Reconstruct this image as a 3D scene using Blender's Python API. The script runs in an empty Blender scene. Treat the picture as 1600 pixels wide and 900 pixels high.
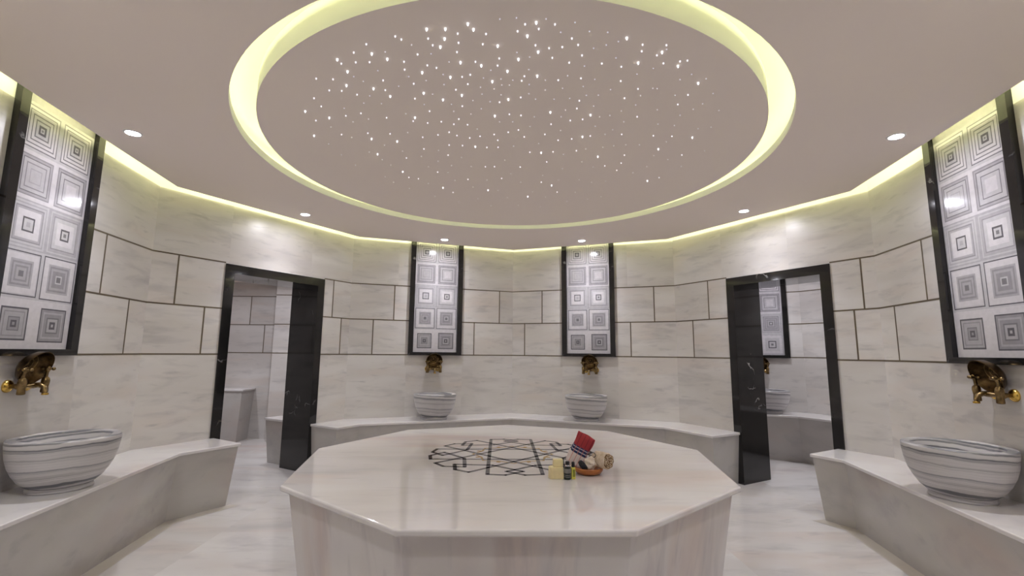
import bpy, bmesh, math, random
from mathutils import Vector, Matrix
PI = math.pi
COL = bpy.context.scene.collection
S = bpy.context.scene
random.seed(7)

# ------------------------------------------------------------------ room layout (metres)
TH = -1.7519                       # the nonagon is turned a little towards the left
RR = 3.1076                        # room circumradius, marble face
AP = RR * math.cos(math.radians(20))
HS = RR * math.sin(math.radians(20))
Z1, Z2, Z3 = 1.2838, 1.7151, 2.1581    # brass joints
ZC = 2.7133                        # underside of the ceiling board
ZTOP = 2.96
HB = 0.5185                        # bench height
ZD = 2.148                         # top of the door casings

def vert(k, r=RR, th=TH):
    a = math.radians(90 + 40 * k + th)
    return Vector((r * math.cos(a), r * math.sin(a)))
def wn(k):
    a = math.radians(110 + 40 * k + TH)
    return Vector((math.cos(a), math.sin(a)))
def W(k, u, out=0.0, z=0.0):
    """a point on wall k: u along the wall (counter-clockwise), out = distance into the room"""
    n = wn(k); t = Vector((-n.y, n.x))
    p = n * (AP - out) + t * u
    return Vector((p.x, p.y, z))

# ------------------------------------------------------------------ helpers
def tag(o, label=None, cat=None, group=None, kind=None):
    if label: o['label'] = label
    if cat: o['category'] = cat
    if group: o['group'] = group
    if kind: o['kind'] = kind
    return o
def empty(name, loc=(0, 0, 0), rz=0.0, label=None, cat=None, group=None):
    o = bpy.data.objects.new(name, None); COL.objects.link(o)
    o.location = loc; o.rotation_euler = (0, 0, rz); o.empty_display_size = .1
    return tag(o, label, cat, group)
def obj(name, bm, mats, parent=None, smooth=False, loc=None, rot=None, sub=0, bev=0.0, auto=None):
    bmesh.ops.recalc_face_normals(bm, faces=bm.faces[:]) if smooth != 'keep' else None
    me = bpy.data.meshes.new(name); bm.to_mesh(me); bm.free()
    o = bpy.data.objects.new(name, me); COL.objects.link(o)
    for m in (mats if isinstance(mats, (list, tuple)) else [mats]): me.materials.append(m)
    if smooth:
        for p in me.polygons: p.use_smooth = True
    if parent: o.parent = parent
    if loc is not None: o.location = loc
    if rot is not None: o.rotation_euler = rot
    if bev:
        md = o.modifiers.new('bevel', 'BEVEL'); md.width = bev; md.segments = 3; md.limit_method = 'ANGLE'; md.angle_limit = math.radians(30)
    if sub:
        md = o.modifiers.new('sub', 'SUBSURF'); md.levels = sub; md.render_levels = sub
    if auto is not None:
        me.set_sharp_from_angle(angle=math.radians(auto))
        for p in me.polygons: p.use_smooth = True
    return o
def quad(bm, pts, mi=0, tint=None):
    l = None
    if tint is not None: l = bm.faces.layers.float.get('tint') or bm.faces.layers.float.new('tint')
    vs = [bm.verts.new(p) for p in pts]
    f = bm.faces.new(vs); f.material_index = mi
    if l is not None: f[l] = tint
    return f
def box(bm, lo, hi, M=None, mi=0):
    x0, y0, z0 = lo; x1, y1, z1 = hi
    v = [Vector(p) for p in ((x0,y0,z0),(x1,y0,z0),(x1,y1,z0),(x0,y1,z0),(x0,y0,z1),(x1,y0,z1),(x1,y1,z1),(x0,y1,z1))]
    if M is not None: v = [M @ p for p in v]
    b = [bm.verts.new(p) for p in v]; fs = []
    for q in ((0,3,2,1),(4,5,6,7),(0,1,5,4),(1,2,6,5),(2,3,7,6),(3,0,4,7)):
        f = bm.faces.new([b[i] for i in q]); f.material_index = mi; fs.append(f)
    return fs
def prism(bm, foot, z0, z1, mi=0, foot_top=None):
    """foot: 2-D points counter-clockwise; foot_top lets the sides slope"""
    ft = foot_top or foot
    a = [bm.verts.new((p[0], p[1], z0)) for p in foot]; b = [bm.verts.new((p[0], p[1], z1)) for p in ft]
    n = len(foot); fs = []
    for i in range(n):
        fs.append(bm.faces.new((a[i], a[(i+1) % n], b[(i+1) % n], b[i])))
    fs.append(bm.faces.new(b)); fs.append(bm.faces.new(a[::-1]))
    for f in fs: f.material_index = mi
    return fs
def lathe(bm, prof, n=48, M=None, mi=0, closed=False):
    rings = []
    for r, z in prof:
        if r < 1e-6:
            p = Vector((0, 0, z)); rings.append([bm.verts.new(M @ p if M else p)])
        else:
            ring = []
            for i in range(n):
                a = 2 * PI * i / n; p = Vector((r * math.cos(a), r * math.sin(a), z))
                ring.append(bm.verts.new(M @ p if M else p))
            rings.append(ring)
    pairs = list(zip(rings, rings[1:])) + ([(rings[-1], rings[0])] if closed else [])
    for A, B in pairs:
        for i in range(n):
            j = (i + 1) % n
            if len(A) == 1 and len(B) == 1: continue
            if len(A) == 1: f = bm.faces.new((A[0], B[j], B[i]))
            elif len(B) == 1: f = bm.faces.new((A[i], A[j], B[0]))
            else: f = bm.faces.new((A[i], A[j], B[j], B[i]))
            f.material_index = mi
def tube(bm, pts, rad, n=14, M=None, mi=0):
    pts = [Vector(p) for p in pts]
    rad = rad if isinstance(rad, (list, tuple)) else [rad] * len(pts)
    rings = []; up = Vector((0, 0, 1))
    for i, p in enumerate(pts):
        d = (pts[min(i+1, len(pts)-1)] - pts[max(i-1, 0)]).normalized()
        a = d.cross(up)
        if a.length < .05: a = d.cross(Vector((1, 0, 0)))
        a.normalize(); b = d.cross(a).normalized()
        ring = []
        for k in range(n):
            t = 2 * PI * k / n; q = p + (a * math.cos(t) + b * math.sin(t)) * rad[i]
            ring.append(bm.verts.new(M @ q if M else q))
        rings.append(ring)
    for A, B in zip(rings, rings[1:]):
        for k in range(n):
            f = bm.faces.new((A[k], A[(k+1) % n], B[(k+1) % n], B[k])); f.material_index = mi
    for R, s in ((rings[0], -1), (rings[-1], 1)):
        f = bm.faces.new(R[::-1] if s < 0 else R); f.material_index = mi
def ball(bm, c, r, M=None, mi=0, n=14, sz=1.0):
    prof = [(r * math.sin(PI * i / 8), -r * sz * math.cos(PI * i / 8)) for i in range(9)]
    prof[0] = (0, -r * sz); prof[-1] = (0, r * sz)
    T = Matrix.Translation(c); lathe(bm, prof, n, (M @ T) if M else T, mi)
def dup(root, loc, rz=0.0, label=None, group=None):
    r = root.copy(); COL.objects.link(r); r.location = loc; r.rotation_euler = (0, 0, rz)
    if label: r['label'] = label
    if group: r['group'] = group
    for ch in list(root.children):
        c = ch.copy(); COL.objects.link(c); c.parent = r
        for g in list(ch.children):
            d = g.copy(); COL.objects.link(d); d.parent = c
    return r

# ------------------------------------------------------------------ materials
def srgb(r, g, b):
    f = lambda c: (c / 255 / 12.92) if c / 255 <= .04045 else ((c / 255 + .055) / 1.055) ** 2.4
    return (f(r), f(g), f(b), 1)
class NT:
    def __init__(s, name):
        s.m = bpy.data.materials.new(name); s.m.use_nodes = True
        s.t = s.m.node_tree; s.t.nodes.clear()
        s.out = s.n('ShaderNodeOutputMaterial'); s.b = s.n('ShaderNodeBsdfPrincipled')
        s.l(s.b.outputs[0], s.out.inputs[0])
    def n(s, typ, **kw):
        x = s.t.nodes.new(typ)
        for k, v in kw.items(): setattr(x, k, v)
        return x
    def l(s, a, b): s.t.links.new(a, b)
    def ramp(s, fac, stops):
        r = s.n('ShaderNodeValToRGB'); e = r.color_ramp.elements
        while len(e) > 1: e.remove(e[0])
        e[0].position, e[0].color = stops[0]
        for p, c in stops[1:]:
            q = e.new(p); q.color = c
        s.l(fac, r.inputs[0]); return r.outputs[0]
    def mix(s, fac, a, b, mode='MIX'):
        x = s.n('ShaderNodeMix', data_type='RGBA', blend_type=mode)
        for i, v in ((0, fac), (6, a), (7, b)):
            if isinstance(v, (int, float)): x.inputs[i].default_value = v
            elif isinstance(v, tuple): x.inputs[i].default_value = v
            else: s.l(v, x.inputs[i])
        return x.outputs[2]
    def coords(s, scale=(1, 1, 1), rot=(0, 0, 0), tint=None):
        c = s.n('ShaderNodeTexCoord'); m = s.n('ShaderNodeMapping')
        m.inputs['Scale'].default_value = scale; m.inputs['Rotation'].default_value = rot
        s.l(c.outputs['Object'], m.inputs[0]); v = m.outputs[0]
        if tint is not None:
            a = s.n('ShaderNodeVectorMath', operation='MULTIPLY_ADD')
            cb = s.n('ShaderNodeCombineXYZ')
            for i in range(3): s.l(tint, cb.inputs[i])
            s.l(cb.outputs[0], a.inputs[0]); a.inputs[1].default_value = (37.0, 23.0, 51.0); s.l(v, a.inputs[2]); v = a.outputs[0]
        return v
    def noise(s, v, scale, detail=5, rough=.55, dist=0.0):
        x = s.n('ShaderNodeTexNoise'); x.inputs['Scale'].default_value = scale; x.inputs['Detail'].default_value = detail
        x.inputs['Roughness'].default_value = rough; x.inputs['Distortion'].default_value = dist
        s.l(v, x.inputs['Vector']); return x.outputs[0]
    def set(s, **kw):
        for k, v in kw.items():
            i = s.b.inputs[k.replace('_', ' ')]
            if hasattr(v, 'is_output'): s.l(v, i)
            else: i.default_value = v
        return s.m
def plain(name, rgb, rough=.5, metal=0.0, vary=1.0, **kw):
    s = NT(name); v = s.coords()
    n = s.noise(v, 30, 3)
    c = tuple(rgb)
    col = s.ramp(n, [(.3, tuple(x * (1 - .07 * vary) for x in c[:3]) + (1,)), (.7, tuple(min(1, x * (1 + .05 * vary)) for x in c[:3]) + (1,))])
    return s.set(Base_Color=col, Roughness=rough, Metallic=metal, **kw)
def emit(name, rgb, strength):
    s = NT(name); s.t.nodes.remove(s.b)
    e = s.n('ShaderNodeEmission'); e.inputs[0].default_value = tuple(rgb) + (1,); e.inputs[1].default_value = strength
    s.l(e.outputs[0], s.out.inputs[0]); return s.m

def marble(name, base, pale, grey, warm, scale=(1, 1, 3.2), rot=(0, 0, 0), rough=.16, spec=.5, tinted=False, veins=.5, tintamt=.1):
    s = NT(name); tint = None
    if tinted:
        a = s.n('ShaderNodeAttribute', attribute_name='tint'); tint = a.outputs['Fac']
    v = s.coords(scale, rot, tint)
    big = s.noise(v, .75, 4, .5, .6)
    col = s.mix(s.ramp(big, [(.38, (0, 0, 0, 1)), (.62, (1, 1, 1, 1))]), base, pale)
    wf = s.noise(v, 1.1, 3, .5, .3)
    col = s.mix(s.ramp(wf, [(.52, (0, 0, 0, 1)), (.72, (.75, .75, .75, 1))]), col, warm)
    fine = s.noise(v, 2.3, 5, .55, .45)
    col = s.mix(s.ramp(fine, [(.52, (0, 0, 0, 1)), (.78, (veins, veins, veins, 1))]), col, grey)
    blot = s.noise(v, 5.0, 4, .5, .3)
    col = s.mix(s.ramp(blot, [(.60, (0, 0, 0, 1)), (.80, (veins, veins, veins, 1))]), col, grey)
    if tinted:
        t = s.n('ShaderNodeMapRange'); s.l(tint, t.inputs[0]); t.inputs[3].default_value = 1 - tintamt; t.inputs[4].default_value = 1.0
        cb = s.n('ShaderNodeCombineColor')
        for i in range(3): s.l(t.outputs[0], cb.inputs[i])
        col = s.mix(1.0, col, cb.outputs[0], 'MULTIPLY')
    return s.set(Base_Color=col, Roughness=rough, **{'Specular_IOR_Level': spec})
WORLD = 0.12
EXPO = 0.36
K_LED = 1.3
K_LED2 = 2.0
K_LENS = 1.75
K_SPOT = 0.5
STAR_TEXT = '-0.411,-1.473,3;-0.697,-1.293,3;-0.633,-1.255,3;-0.876,-1.242,3;-0.858,-1.145,3;-0.904,-1.02,3;-0.768,-0.995,3;-0.696,-0.922,3;-0.483,-1.152,3;-0.506,-0.962,3;-0.329,-1.478,3;-0.34,-1.413,3;-0.366,-1.356,3;-0.229,-1.513,3;-0.207,-1.479,3;-0.102,-1.373,3;0.063,-1.532,3;0.03,-1.446,3;0.087,-1.337,3;-0.003,-1.278,3;-0.283,-1.242,3;-0.183,-1.221,3;-0.054,-1.18,3;-0.345,-1.117,3;-0.131,-1.087,3;0.098,-1.145,3;-0.3,-0.949,3;-0.409,-0.899,3;-0.045,-0.917,3;0.474,-1.448,3;0.577,-1.272,3;0.664,-1.357,3;0.778,-1.254,3;0.937,-1.114,3;-1.235,-0.738,3;-1.121,-0.666,3;-1.306,-0.423,3;-0.941,-0.393,3;-0.779,-0.363,3;-0.964,-0.151,3;-0.851,0.17,3;-0.602,-0.69,3;-0.579,0.516,3;-0.122,-0.731,3;0.203,-0.787,3;-0.26,-0.305,3;0.198,-0.228,3;0.342,0.415,3;-0.195,0.557,3;0.159,0.707,3;0.443,-0.766,3;0.444,-0.485,3;1.157,-0.505,3;0.996,-0.323,3;0.608,-0.181,3;1.107,0.272,3;-0.414,-1.411,2;-0.4,-1.365,2;-0.559,-1.42,2;-0.536,-1.4,2;-0.704,-1.361,2;-0.78,-1.298,2;-0.794,-1.222,2;-0.726,-1.226,2;-0.868,-1.209,2;-1.041,-1.076,2;-0.956,-1.073,2;-1.013,-0.967,2;-0.947,-0.965,2;-1.127,-0.884,2;-0.875,-0.931,2;-0.709,-0.982,2;-0.698,-1.073,2;-0.557,-1.236,2;-0.567,-1.172,2;-0.481,-1.295,2;-0.448,-1.212,2;-0.544,-1.049,2;-0.564,-0.903,2;-0.278,-1.449,2;-0.28,-1.387,2;-0.293,-1.32,2;-0.153,-1.451,2;-0.17,-1.381,2;0.016,-1.519,2;0.077,-1.492,2;-0.014,-1.474,2;0.144,-1.523,2;0.23,-1.436,2;0.071,-1.383,2;0.135,-1.365,2;0.195,-1.375,2;0.265,-1.393,2;0.296,-1.318,2;0.244,-1.26,2;0.158,-1.294,2;-0.21,-1.249,2;-0.103,-1.223,2;-0.095,-1.28,2;-0.406,-1.193,2;-0.285,-1.121,2;-0.242,-1.141,2;0.021,-1.099,2;0.033,-1.139,2;0.209,-1.111,2;0.323,-1.132,2;-0.26,-1.057,2;-0.328,-1.001,2;-0.094,-0.884,2;0.023,-0.939,2;0.351,-0.918,2;0.403,-1.259,2;0.504,-1.237,2;0.558,-1.405,2;0.568,-1.359,2;0.648,-1.332,2;0.667,-1.406,2;0.7,-1.272,2;0.774,-1.29,2;0.807,-1.298,2;0.532,-1.116,2;0.642,-1.048,2;0.595,-0.954,2;0.929,-1.001,2;0.911,-0.902,2;-1.12,-0.797,2;-1.216,-0.627,2;-1.121,-0.445,2;-1.013,-0.693,2;-0.914,-0.726,2;-0.944,-0.472,2;-0.774,-0.68,2;-0.802,-0.469,2;-0.771,-0.091,2;-0.827,0.293,2;-0.755,0.319,2;-0.621,-0.644,2;-0.536,-0.625,2;-0.503,-0.768,2;-0.45,-0.645,2;-0.493,-0.468,2;-0.598,-0.43,2;-0.619,-0.25,2;-0.579,0.169,2;-0.307,-0.833,2;-0.036,-0.752,2;0.033,-0.742,2;-0.34,-0.682,2;-0.376,-0.616,2;-0.417,-0.509,2;-0.292,-0.612,2;-0.371,-0.464,2;-0.29,-0.433,2;-0.221,-0.46,2;-0.129,-0.489,2;-0.106,-0.407,2;-0.039,-0.525,2;0.025,-0.557,2;0.067,-0.464,2;0.351,-0.834,2;0.334,-0.693,2;0.223,-0.642,2;0.198,-0.505,2;0.293,-0.425,2;0.38,-0.448,2;-0.437,-0.321,2;-0.347,-0.316,2;-0.181,-0.295,2;-0.104,-0.3,2;0.118,-0.23,2;0.28,-0.244,2;0.44,-0.269,2;-0.462,-0.155,2;-0.202,0.043,2;-0.133,0.038,2;0.062,0.038,2;0.253,-0.068,2;-0.352,0.313,2;-0.078,0.278,2;0.249,0.346,2;0.408,0.579,2;-0.505,0.634,2;0.406,-0.71,2;0.723,-0.755,2;0.493,-0.496,2;0.69,-0.527,2;0.898,-0.517,2;1.02,-0.514,2;0.791,-0.212,2;0.804,-0.072,2;0.695,-0.015,2;0.806,0.067,2;1.194,-0.233,2;1.179,0.199,2;-0.497,-1.362,1;-0.631,-1.306,1;-0.842,-1.099,1;-0.805,-1.057,1;-0.704,-1.156,1;-0.417,-1.3,1;-0.475,-1.079,1;-0.629,-1.02,1;-0.46,-0.95,1;-0.81,-0.918,1;-0.559,-1.11,1;-0.865,-0.84,1;-0.765,-0.84,1;-0.092,-1.545,1;-0.022,-1.555,1;0.103,-1.553,1;0.228,-1.536,1;0.175,-1.473,1;-0.012,-1.326,1;0.05,-1.294,1;-0.339,-1.241,1;-0.137,-1.182,1;0.052,-1.194,1;-0.38,-1.136,1;-0.086,-1.108,1;-0.176,-1.113,1;-0.025,-1.099,1;0.143,-1.106,1;0.252,-1.15,1;-0.195,-1.028,1;-0.082,-1.053,1;-0.042,-1.054,1;-0.123,-1.017,1;0.062,-1.064,1;0.151,-1.016,1;0.242,-1.036,1;0.348,-1.057,1;-0.386,-1.046,1;-0.243,-0.894,1;-0.147,-0.886,1;-0.085,-0.959,1;0.066,-0.975,1;0.106,-0.922,1;0.209,-0.925,1;0.294,-0.938,1;-0.189,-0.961,1;0.38,-0.972,1;0.3,-1.483,1;0.381,-1.48,1;0.443,-1.421,1;0.341,-1.37,1;0.394,-1.395,1;0.461,-1.303,1;0.679,-1.375,1;0.665,-1.228,1;0.599,-1.177,1;0.323,-1.233,1;0.396,-1.124,1;0.72,-1.054,1;0.743,-1.053,1;0.675,-0.981,1;0.499,-1.033,1;0.445,-0.977,1;0.873,-1.186,1;0.832,-1.139,1;0.962,-1.152,1;0.862,-0.992,1;1.059,-1.018,1;0.677,-0.884,1;1.048,-0.912,1;-1.154,-0.544,1;-1.257,-0.298,1;-0.995,-0.779,1;-0.994,-0.617,1;-0.889,-0.656,1;-1.068,-0.405,1;-0.88,-0.296,1;-1.016,-0.179,1;-0.956,-0.05,1;-1.185,0.062,1;-1.229,-0.124,1;-0.776,-0.204,1;-0.916,0.047,1;-0.977,0.412,1;-1.018,0.292,1;-0.873,0.557,1;-0.649,-0.73,1;-0.523,-0.84,1;-0.684,-0.49,1;-0.521,-0.227,1;-0.658,-0.123,1;-0.549,-0.042,1;-0.635,0.068,1;-0.691,0.426,1;-0.68,0.75,1;-0.367,-0.848,1;-0.362,-0.77,1;-0.2,-0.806,1;-0.263,-0.743,1;-0.235,-0.556,1;-0.094,-0.655,1;-0.014,-0.659,1;0.114,-0.726,1;0.096,-0.605,1;0.288,-0.812,1;0.273,-0.733,1;0.292,-0.559,1;0.001,-0.32,1;0.169,-0.367,1;-0.37,-0.115,1;-0.057,-0.083,1;-0.31,0.048,1;-0.457,0.037,1;0.358,-0.201,1;0.511,-0.08,1;0.385,0.058,1;-0.5,0.178,1;-0.461,0.345,1;-0.199,0.324,1;-0.006,0.179,1;0.081,0.36,1;0.248,0.2,1;0.384,0.299,1;-0.321,0.494,1;-0.48,0.897,1;-0.295,0.794,1;-0.108,0.568,1;-0.026,0.753,1;0.194,0.59,1;0.32,0.722,1;0.532,0.837,1;0.567,0.577,1;-0.179,1.002,1;0.084,0.969,1;0.298,1.006,1;0.551,0.283,1;0.442,-0.862,1;0.502,-0.743,1;0.559,-0.761,1;0.613,-0.815,1;0.661,-0.688,1;0.5,-0.624,1;0.584,-0.52,1;0.618,-0.584,1;0.877,-0.669,1;1.013,-0.431,1;0.983,-0.655,1;1.146,-0.62,1;1.217,-0.645,1;1.003,-0.209,1;0.5,-0.297,1;0.612,-0.33,1;0.68,-0.356,1;0.612,0.017,1;0.944,0.114,1;1.268,-0.03,1;0.663,0.334,1;0.773,0.304,1;0.816,0.686,1;0.709,0.759,1;1.126,-0.146,1;1.013,-0.013,1;0.758,-0.374,1;0.849,-0.378,1;1.173,-0.845,1;1.02,-0.852,1;0.816,-0.837,1;0.97,-0.781,1;1.326,-0.305,1'
# ------------------------------------------------------------------ material set
M_WALL = marble('wall_marble', srgb(204,199,194), srgb(215,211,207), srgb(153,150,152), srgb(208,198,190), (1, 1, 4.6), rough=.33, tinted=True, veins=.5, tintamt=.13)
M_FLOOR = marble('floor_marble', srgb(207,202,199), srgb(217,214,212), srgb(172,167,169), srgb(207,193,186), (.8, 2.2, 1), (0, 0, .5), rough=.14, veins=.5, tinted=True, tintamt=.06)
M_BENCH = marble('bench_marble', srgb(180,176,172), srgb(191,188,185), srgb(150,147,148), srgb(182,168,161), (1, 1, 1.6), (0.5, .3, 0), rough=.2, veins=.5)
M_BTOP = marble('bench_top_marble', srgb(212,208,206), srgb(222,219,218), srgb(182,178,181), srgb(212,202,198), (1, 1.4, 1), rough=.12, veins=.4)
M_STONE = marble('platform_marble', srgb(212,206,202), srgb(222,218,216), srgb(180,175,176), srgb(212,192,182), (.5, 2.0, 1), (0, 0, -.12), rough=.07, veins=.5)
M_STBODY = marble('platform_side_marble', srgb(204,197,194), srgb(214,209,207), srgb(164,157,163), srgb(201,182,173), (2.4, 2.4, .35), rough=.22, veins=.7)
M_GUT = marble('gutter_marble', srgb(180,172,160), srgb(190,183,172), srgb(150,144,136), srgb(178,166,152), (1, 1, 1), rough=.35, veins=.4)
M_BRASSJ = plain('joint_brass', (.13, .100, .062), .45, .2)
M_PAINT = plain('ceiling_paint', srgb(238,227,219), .8, vary=.0)
M_COVE = plain('cove_paint', (.86, .86, .84), .85, vary=0.0)
M_LED = emit('led_strip_glow', (1.0, .985, .5), 26.0 * K_LED)
M_LED2 = emit('led_ring_glow', (1.0, .99, .46), 20.0 * K_LED2)
M_LENS = emit('downlight_glow', (.95, .94, 1.04), 190.0 * K_LENS)
M_TRIM = plain('downlight_white_metal', (.85, .84, .82), .4)
M_STAR = [emit('star_glow_dim', (.95, .9, 1.0), .55), emit('star_glow_mid', (.97, .93, 1.0), 1.0), emit('star_glow_bright', (1.0, .97, 1.0), 2.2)]
def black_marble():
    s = NT('black_marble'); v = s.coords((1, 1, 1))
    w = s.n('ShaderNodeTexVoronoi', feature='DISTANCE_TO_EDGE'); w.inputs['Scale'].default_value = 2.1
    a = s.n('ShaderNodeVectorMath', operation='ADD'); nz = s.n('ShaderNodeTexNoise'); nz.inputs['Scale'].default_value = 3.0; nz.inputs['Detail'].default_value = 4
    s.l(v, nz.inputs['Vector']); s.l(v, a.inputs[0]); s.l(nz.outputs['Color'], a.inputs[1]); s.l(a.outputs[0], w.inputs['Vector'])
    line = s.ramp(w.outputs['Distance'], [(0.0, (1, 1, 1, 1)), (.013, (.35, .35, .35, 1)), (.022, (0, 0, 0, 1))])
    patch = s.ramp(s.noise(v, 2.4, 2), [(.60, (0, 0, 0, 1)), (.68, (1, 1, 1, 1))])
    base = s.ramp(s.noise(v, 6, 5), [(.3, srgb(17,17,17)), (.7, srgb(36,34,33))])
    col = s.mix(s.mix(1.0, line, patch, 'MULTIPLY'), base, srgb(190,188,186))
    return s.set(Base_Color=col, Roughness=.07, IOR=1.52)
M_BLACK = black_marble()
M_INK = plain('inlay_dark_marble', srgb(70,66,68), .12)
M_GOLDI = plain('inlay_gold_marble', srgb(186,158,110), .15)
# the printed square tiles: six greys
GREY = [plain('tile_%s' % n, srgb(*c), .13) for n, c in (('white', (196,192,195)), ('pale_grey', (179,176,179)), ('light_grey', (161,158,161)), ('mid_grey', (140,137,141)), ('grey', (116,113,117)), ('dark_grey', (90,88,92)))]
def basin_marble():
    s = NT('striped_grey_marble'); v = s.coords((1, 1, 1)); sx = s.n('ShaderNodeSeparateXYZ'); s.l(v, sx.inputs[0])
    nz = s.noise(s.coords((2.2, 2.2, 6)), 1.6, 4, .55, .5)
    m = s.n('ShaderNodeMath', operation='MULTIPLY_ADD'); s.l(nz, m.inputs[0]); m.inputs[1].default_value = .035
    tl = s.n('ShaderNodeMath', operation='MULTIPLY_ADD'); s.l(sx.outputs[0], tl.inputs[0]); tl.inputs[1].default_value = .06; s.l(sx.outputs[2], tl.inputs[2])
    s.l(tl.outputs[0], m.inputs[2])
    cb = s.n('ShaderNodeCombineXYZ'); s.l(m.outputs[0], cb.inputs[2])
    band = s.noise(cb.outputs[0], 24, 3, .6)
    col = s.ramp(band, [(.30, srgb(88,90,95)), (.43, srgb(116,117,121)), (.465, srgb(178,175,176)), (.53, srgb(206,203,203)), (.565, srgb(136,135,139)), (.60, srgb(192,189,190)), (.67, srgb(102,104,108))])
    return s.set(Base_Color=col, Roughness=.3)
M_BASIN = basin_marble()
def aged_brass(name, dark, light, rough):
    s = NT(name); n = s.noise(s.coords(), 28, 5, .6)
    col = s.ramp(n, [(.35, dark), (.65, light)])
    return s.set(Base_Color=col, Roughness=rough, Metallic=1.0)
M_BRASS = aged_brass('aged_brass', srgb(92,76,50), srgb(158,134,94), .3)
M_FLANGE = aged_brass('bright_brass', srgb(186,150,72), srgb(214,180,98), .25)
M_TAS = aged_brass('dark_brass_bowl', srgb(58,46,30), srgb(112,90,58), .34)

# ------------------------------------------------------------------ walls
WALL_NAME = {0: 'wall_back_left', 1: 'wall_left_doorway', 2: 'wall_left', 3: 'wall_near_left', 4: 'wall_entrance', 5: 'wall_near_right', 6: 'wall_right', 7: 'wall_right_doorway', 8: 'wall_back_right'}
UP = {0: [.538, -.8685], 1: [.86, -.80], 2: [.66, -.49], 3: [.3, -.5], 4: [], 5: [.5, -.3], 6: [.482, -.62], 7: [.585, -.955], 8: [.639, -.816]}
LO = {0: [.783, -.517], 1: [.607, -.937], 2: [.75, -.83], 3: [.6, -.2], 4: [], 5: [.2, -.6], 6: [.867, -.75], 7: [.811, -.874], 8: [.886, -.523]}
DOOR = {1: (-.666, .455, ZD, .45), 7: (-.711, .341, ZD, .43), 4: (-.98, .98, 2.4, .14)}
rnd = random.Random(3)
JT = 2.725     # the cladding ends here, white plaster above
def wall(k):
    bm = bmesh.new(); d = DOOR.get(k); th = d[3] if d else .14
    k0, k1 = k, k + 1
    def foot(u0, u1, back):
        def end(u):
            if u <= -HS + 1e-6: a = vert(k0); return a, (vert(k0, RR + back / math.cos(math.radians(20))) if back < .2 else W(k, -HS, -back).xy)
            if u >= HS - 1e-6: a = vert(k1); return a, (vert(k1, RR + back / math.cos(math.radians(20))) if back < .2 else W(k, HS, -back).xy)
            return W(k, u).xy, W(k, u, -back).xy
        (a0, b0), (a1, b1) = end(u0), end(u1)
        n = wn(k) * .002
        return [(a0 + n)[:], b0[:], b1[:], (a1 + n)[:]]
    segs = [(-HS, HS, 0, ZTOP)] if not d else [(-HS, d[0] + .012, 0, ZTOP), (d[1] - .012, HS, 0, ZTOP), (d[0] + .012, d[1] - .012, d[2] - .012, ZTOP)]
    for u0, u1, z0, z1 in segs: prism(bm, foot(u0, u1, th), z0, z1, 0)
    # marble face, slab by slab
    def face(u0, u1, z0, z1, t):
        if d and u0 < d[1] and u1 > d[0] and z0 < d[2] - .001:
            if z1 > d[2]: face(u0, u1, d[2], z1, t); z1 = d[2]
            if u0 < d[0]: face(u0, d[0], z0, z1, t)
            if u1 > d[1]: face(d[1], u1, z0, z1, t)
            return
        quad(bm, [W(k, u0, 0, z0), W(k, u1, 0, z0), W(k, u1, 0, z1), W(k, u0, 0, z1)], 0, t)
    def band(z0, z1, cuts):
        cs = [-HS] + sorted(cuts) + [HS]
        for a, b in zip(cs, cs[1:]): face(a, b, z0, z1, rnd.random())
    band(0, Z1, [-.36, .36] if k not in (1, 7) else []); band(Z1, Z2, LO[k]); band(Z2, Z3, UP[k]); band(Z3, JT, [rnd.uniform(-.5, -.2), rnd.uniform(.2, .5)])
    quad(bm, [W(k, -HS, 0, JT), W(k, HS, 0, JT), W(k, HS, 0, ZTOP), W(k, -HS, 0, ZTOP)], 2)
    # brass joints, standing 1.5 mm proud
    def strip(u0, u1, z0, z1):
        P = [W(k, a, .0015, b) for a, b in ((u0, z0), (u1, z0), (u1, z1), (u0, z1))]
        Q = [W(k, a, -.002, b) for a, b in ((u0, z0), (u1, z0), (u1, z1), (u0, z1))]
        pv = [bm.verts.new(p) for p in P]; qv = [bm.verts.new(p) for p in Q]
        fs = [bm.faces.new(pv)] + [bm.faces.new((pv[i], qv[i], qv[(i+1) % 4], pv[(i+1) % 4])) for i in range(4)]
        for f in fs: f.material_index = 1
    g = .0062
    def hstrip(z):
        rs = [(-HS, HS)] if not d or z > d[2] + .02 else [(-HS, d[0]), (d[1], HS)]
        for a, b in rs: strip(a, b, z - g, z + g)
    for z in (Z1, Z2, Z3): hstrip(z)
    for u in LO[k]:
        if not d or not d[0] < u < d[1]: strip(u - g, u + g, Z1 + g, Z2 - g)
    for u in UP[k]:
        if not d or not d[0] < u < d[1]: strip(u - g, u + g, Z2 + g, Z3 - g)
    o = obj(WALL_NAME[k], bm, [M_WALL, M_BRASSJ, M_COVE]); tag(o, kind='structure')
    return o
for k in range(9): wall(k)

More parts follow.
